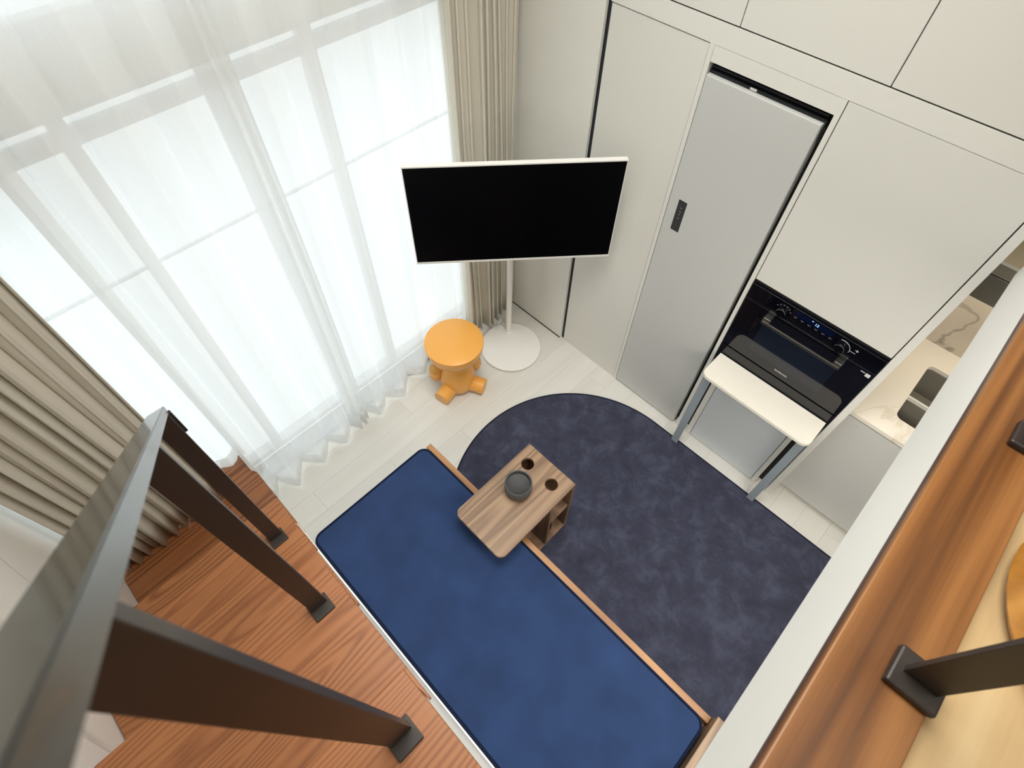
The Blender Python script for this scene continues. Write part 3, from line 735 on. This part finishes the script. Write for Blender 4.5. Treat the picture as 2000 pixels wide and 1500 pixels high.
for s in (-1, 1):
    bm = limb(fa + s * math.radians(52), 0.05, 0.178, 0.058, 0.052, 0.052, 0.05, True)
    lg = obj('leg', bm, 'amber', so, smooth=True)
    # arm hangs at the side with a rounded hand
    aa = fa + s * math.radians(112); d = Vector((math.cos(aa), math.sin(aa), 0))
    bm = bmesh.new()
    pts = [Vector((SX, SY, 0.235)) + d * 0.07, Vector((SX, SY, 0.20)) + d * 0.105, Vector((SX, SY, 0.15)) + d * 0.128, Vector((SX, SY, 0.10)) + d * 0.135, Vector((SX, SY, 0.066)) + d * 0.13, Vector((SX, SY, 0.052)) + d * 0.127]
    tube(bm, pts, [0.032, 0.042, 0.047, 0.045, 0.034, 0.012], 18)
    obj('arm', bm, 'amber', so, smooth='all')

# ================================================================== RUG
rg = thing('rug', 'dark navy rug with a rounded end beside the daybed', 'rug', (-0.2, -0.81, 0))
CXR, CYR, RR = -0.535, -0.812, 0.724
def stadium(r):
    pts = [(1.25, CYR + r)]
    for k in range(65):
        a = math.radians(90 + 180 * k / 64); pts.append((CXR + r * math.cos(a), CYR + r * math.sin(a)))
    pts.append((1.25, CYR - r)); return pts
bm = bmesh.new(); prism(bm, stadium(RR - 0.008), 0.001, 0.012)
obj('pile', bm, 'rug', rg)
bm = bmesh.new(); tube(bm, [(x, y, 0.0075) for x, y in stadium(RR - 0.006)], 0.0065, 8)
obj('binding', bm, 'rugedge', rg, smooth='all')

# ================================================================== DAYBED
db = thing('daybed', 'low wooden daybed bench with blue velvet cushion along stairs', 'daybed', (-0.36, -1.63, 0))
obj('frame_rail', box(-1.236, 0.503, -1.286, -1.256, 0.26, 0.375, bev=0.003), 'benchwood', db)
obj('frame_rail', box(-1.236, 0.503, -1.982, -1.960, 0.26, 0.345, bev=0.002), 'benchwood', db)
obj('end_rail', box(-1.236, -1.214, -1.960, -1.286, 0.26, 0.33, bev=0.002), 'benchwood', db)
obj('bed_base', box(-1.214, 0.503, -1.960, -1.286, 0.27, 0.325), 'benchwood', db)
obj('end_board', box(0.505, 0.533, -1.982, -1.252, 0.0148, 0.45, bev=0.003), 'walnut', db)
for lx in (-1.225, -0.37, 0.44):
    for ly in (-1.285, -1.975):
        obj('leg', box(lx, lx + 0.05, ly, ly + 0.04, 0.0148 if ly > -1.5 else 0.0, 0.27), 'benchwood', db)
bm = bmesh.new(); prism(bm, rrect(-1.236, 0.494, -1.983, -1.292, 0.045), 0.326, 0.404)
bmesh.ops.bevel(bm, geom=[e for e in bm.edges if abs(e.verts[0].co.z - e.verts[1].co.z) < 1e-6 and e.verts[0].co.z > 0.4], offset=0.012, segments=3, affect='EDGES')
cu = obj('cushion', bm, 'velvet', db, smooth=True)
bm = bmesh.new(); tube(bm, [(x, y, 0.399) for x, y in rrect(-1.233, 0.491, -1.980, -1.295, 0.045)], 0.0045, 8, closed=True)
obj('piping', bm, 'piping', cu, smooth='all')

# ================================================================== SIDE TABLE
sd = thing('side_table', 'walnut side table with two cup holes over the daybed', 'side table', (-0.66, -1.05, 0))
X0, X1 = -0.811, -0.508
bm = bmesh.new()
prism(bm, rrect(X0, X1, -1.455, -0.957, 0.035, corners=(0, 0, 1, 1)), 0.532, 0.55, [list(reversed(circle(-0.742, -1.042, 0.031))), list(reversed(circle(-0.590, -1.039, 0.031)))])
bmesh.ops.bevel(bm, geom=[e for e in bm.edges if abs(e.verts[0].co.z - e.verts[1].co.z) < 1e-6 and e.calc_face_angle(0) > 1], offset=0.0015, segments=1, affect='EDGES')
obj('table_top', bm, 'walnut', sd)
obj('base_board', box(X0, X1 + 0.002, -1.166, -0.957, 0.0125, 0.032, bev=0.001), 'walnut_z', sd)
obj('side_panel', box(X0, X1, -1.128, -1.112, 0.032, 0.532), 'walnut_z', sd)
obj('side_panel', box(X0, X1, -0.975, -0.959, 0.032, 0.532), 'walnut_z', sd)
obj('back_panel', box(X0, X0 + 0.012, -1.112, -0.975, 0.032, 0.532), 'walnut_z', sd)
obj('divider', box(X0 + 0.012, X1 - 0.03, -1.048, -1.038, 0.032, 0.30), 'walnut_z', sd)
obj('shelf', box(X0 + 0.012, X1 - 0.004, -1.112, -0.975, 0.300, 0.312), 'walnut_z', sd)
bw = thing('bowl', 'round charcoal stone bowl on the walnut side table', 'bowl', (-0.68, -1.172, 0.55))
BX, BY = -0.680, -1.172
bm = bmesh.new(); lathe(bm, BX, BY, [(0, 0.5505), (0.046, 0.5505), (0.056, 0.556), (0.062, 0.575), (0.064, 0.60), (0.064, 0.637), (0.062, 0.640), (0.0575, 0.639), (0.0565, 0.625), (0.0565, 0.613)], 48)
obj('body', bm, 'bowl', bw, smooth=True)
bm = bmesh.new(); lathe(bm, BX, BY, [(0, 0.612), (0.052, 0.612), (0.0562, 0.614), (0.0562, 0.60), (0, 0.60)], 40)
obj('inner_lid', bm, 'bowlin', bw, smooth=True, label='dark round inner surface')

# ================================================================== ROOM LAMPS AND ADDED FILL
def panel_lamp(name, label, x, y, z, sx, sy, power, col=(0.985, 0.985, 0.96), spread=180):
    t = thing(name, label, 'lamp', (x, y, z))
    obj('housing', box(x - sx / 2 - 0.015, x + sx / 2 + 0.015, y - sy / 2 - 0.015, y + sy / 2 + 0.015, z - 0.012, z), 'white', t)
    obj('diffuser', box(x - sx / 2, x + sx / 2, y - sy / 2, y + sy / 2, z - 0.02, z - 0.012), 'lamp', t)
    ld = bpy.data.lights.new(name + '_light', 'AREA'); ld.shape = 'RECTANGLE'; ld.size = sx; ld.size_y = sy; ld.energy = power; ld.color = col; ld.spread = math.radians(spread)
    lo = bpy.data.objects.new(name + '_light', ld); COL.objects.link(lo)
    lo.location = (x, y, z - 0.025); lo.parent = t; lo.matrix_parent_inverse = t.matrix_basis.inverted()
    return t
panel_lamp('ceiling_lamp', 'large white square ceiling lamp above the living area', -0.55, -1.15, CEIL, 1.2, 1.2, LAMP_MAIN, spread=100)
panel_lamp('soffit_fill_lamp', 'added flat white fill lamp under the loft slab', 0.80, -1.15, 1.825, 0.8, 0.8, LAMP_FILL, (1, 0.95, 0.87))  # added fill to brighten the lower cabinets, no such lamp in view
panel_lamp('loft_lamp', 'small white ceiling lamp above the loft', 1.2, -1.2, CEIL, 0.6, 0.6, LAMP_LOFT, (1, 0.9, 0.76))
panel_lamp('counter_strip_lamp', 'slim warm strip lamp under the wall cabinet', 0.75, 0.56, 1.41, 0.9, 0.05, LAMP_STRIP, (1, 0.86, 0.66))
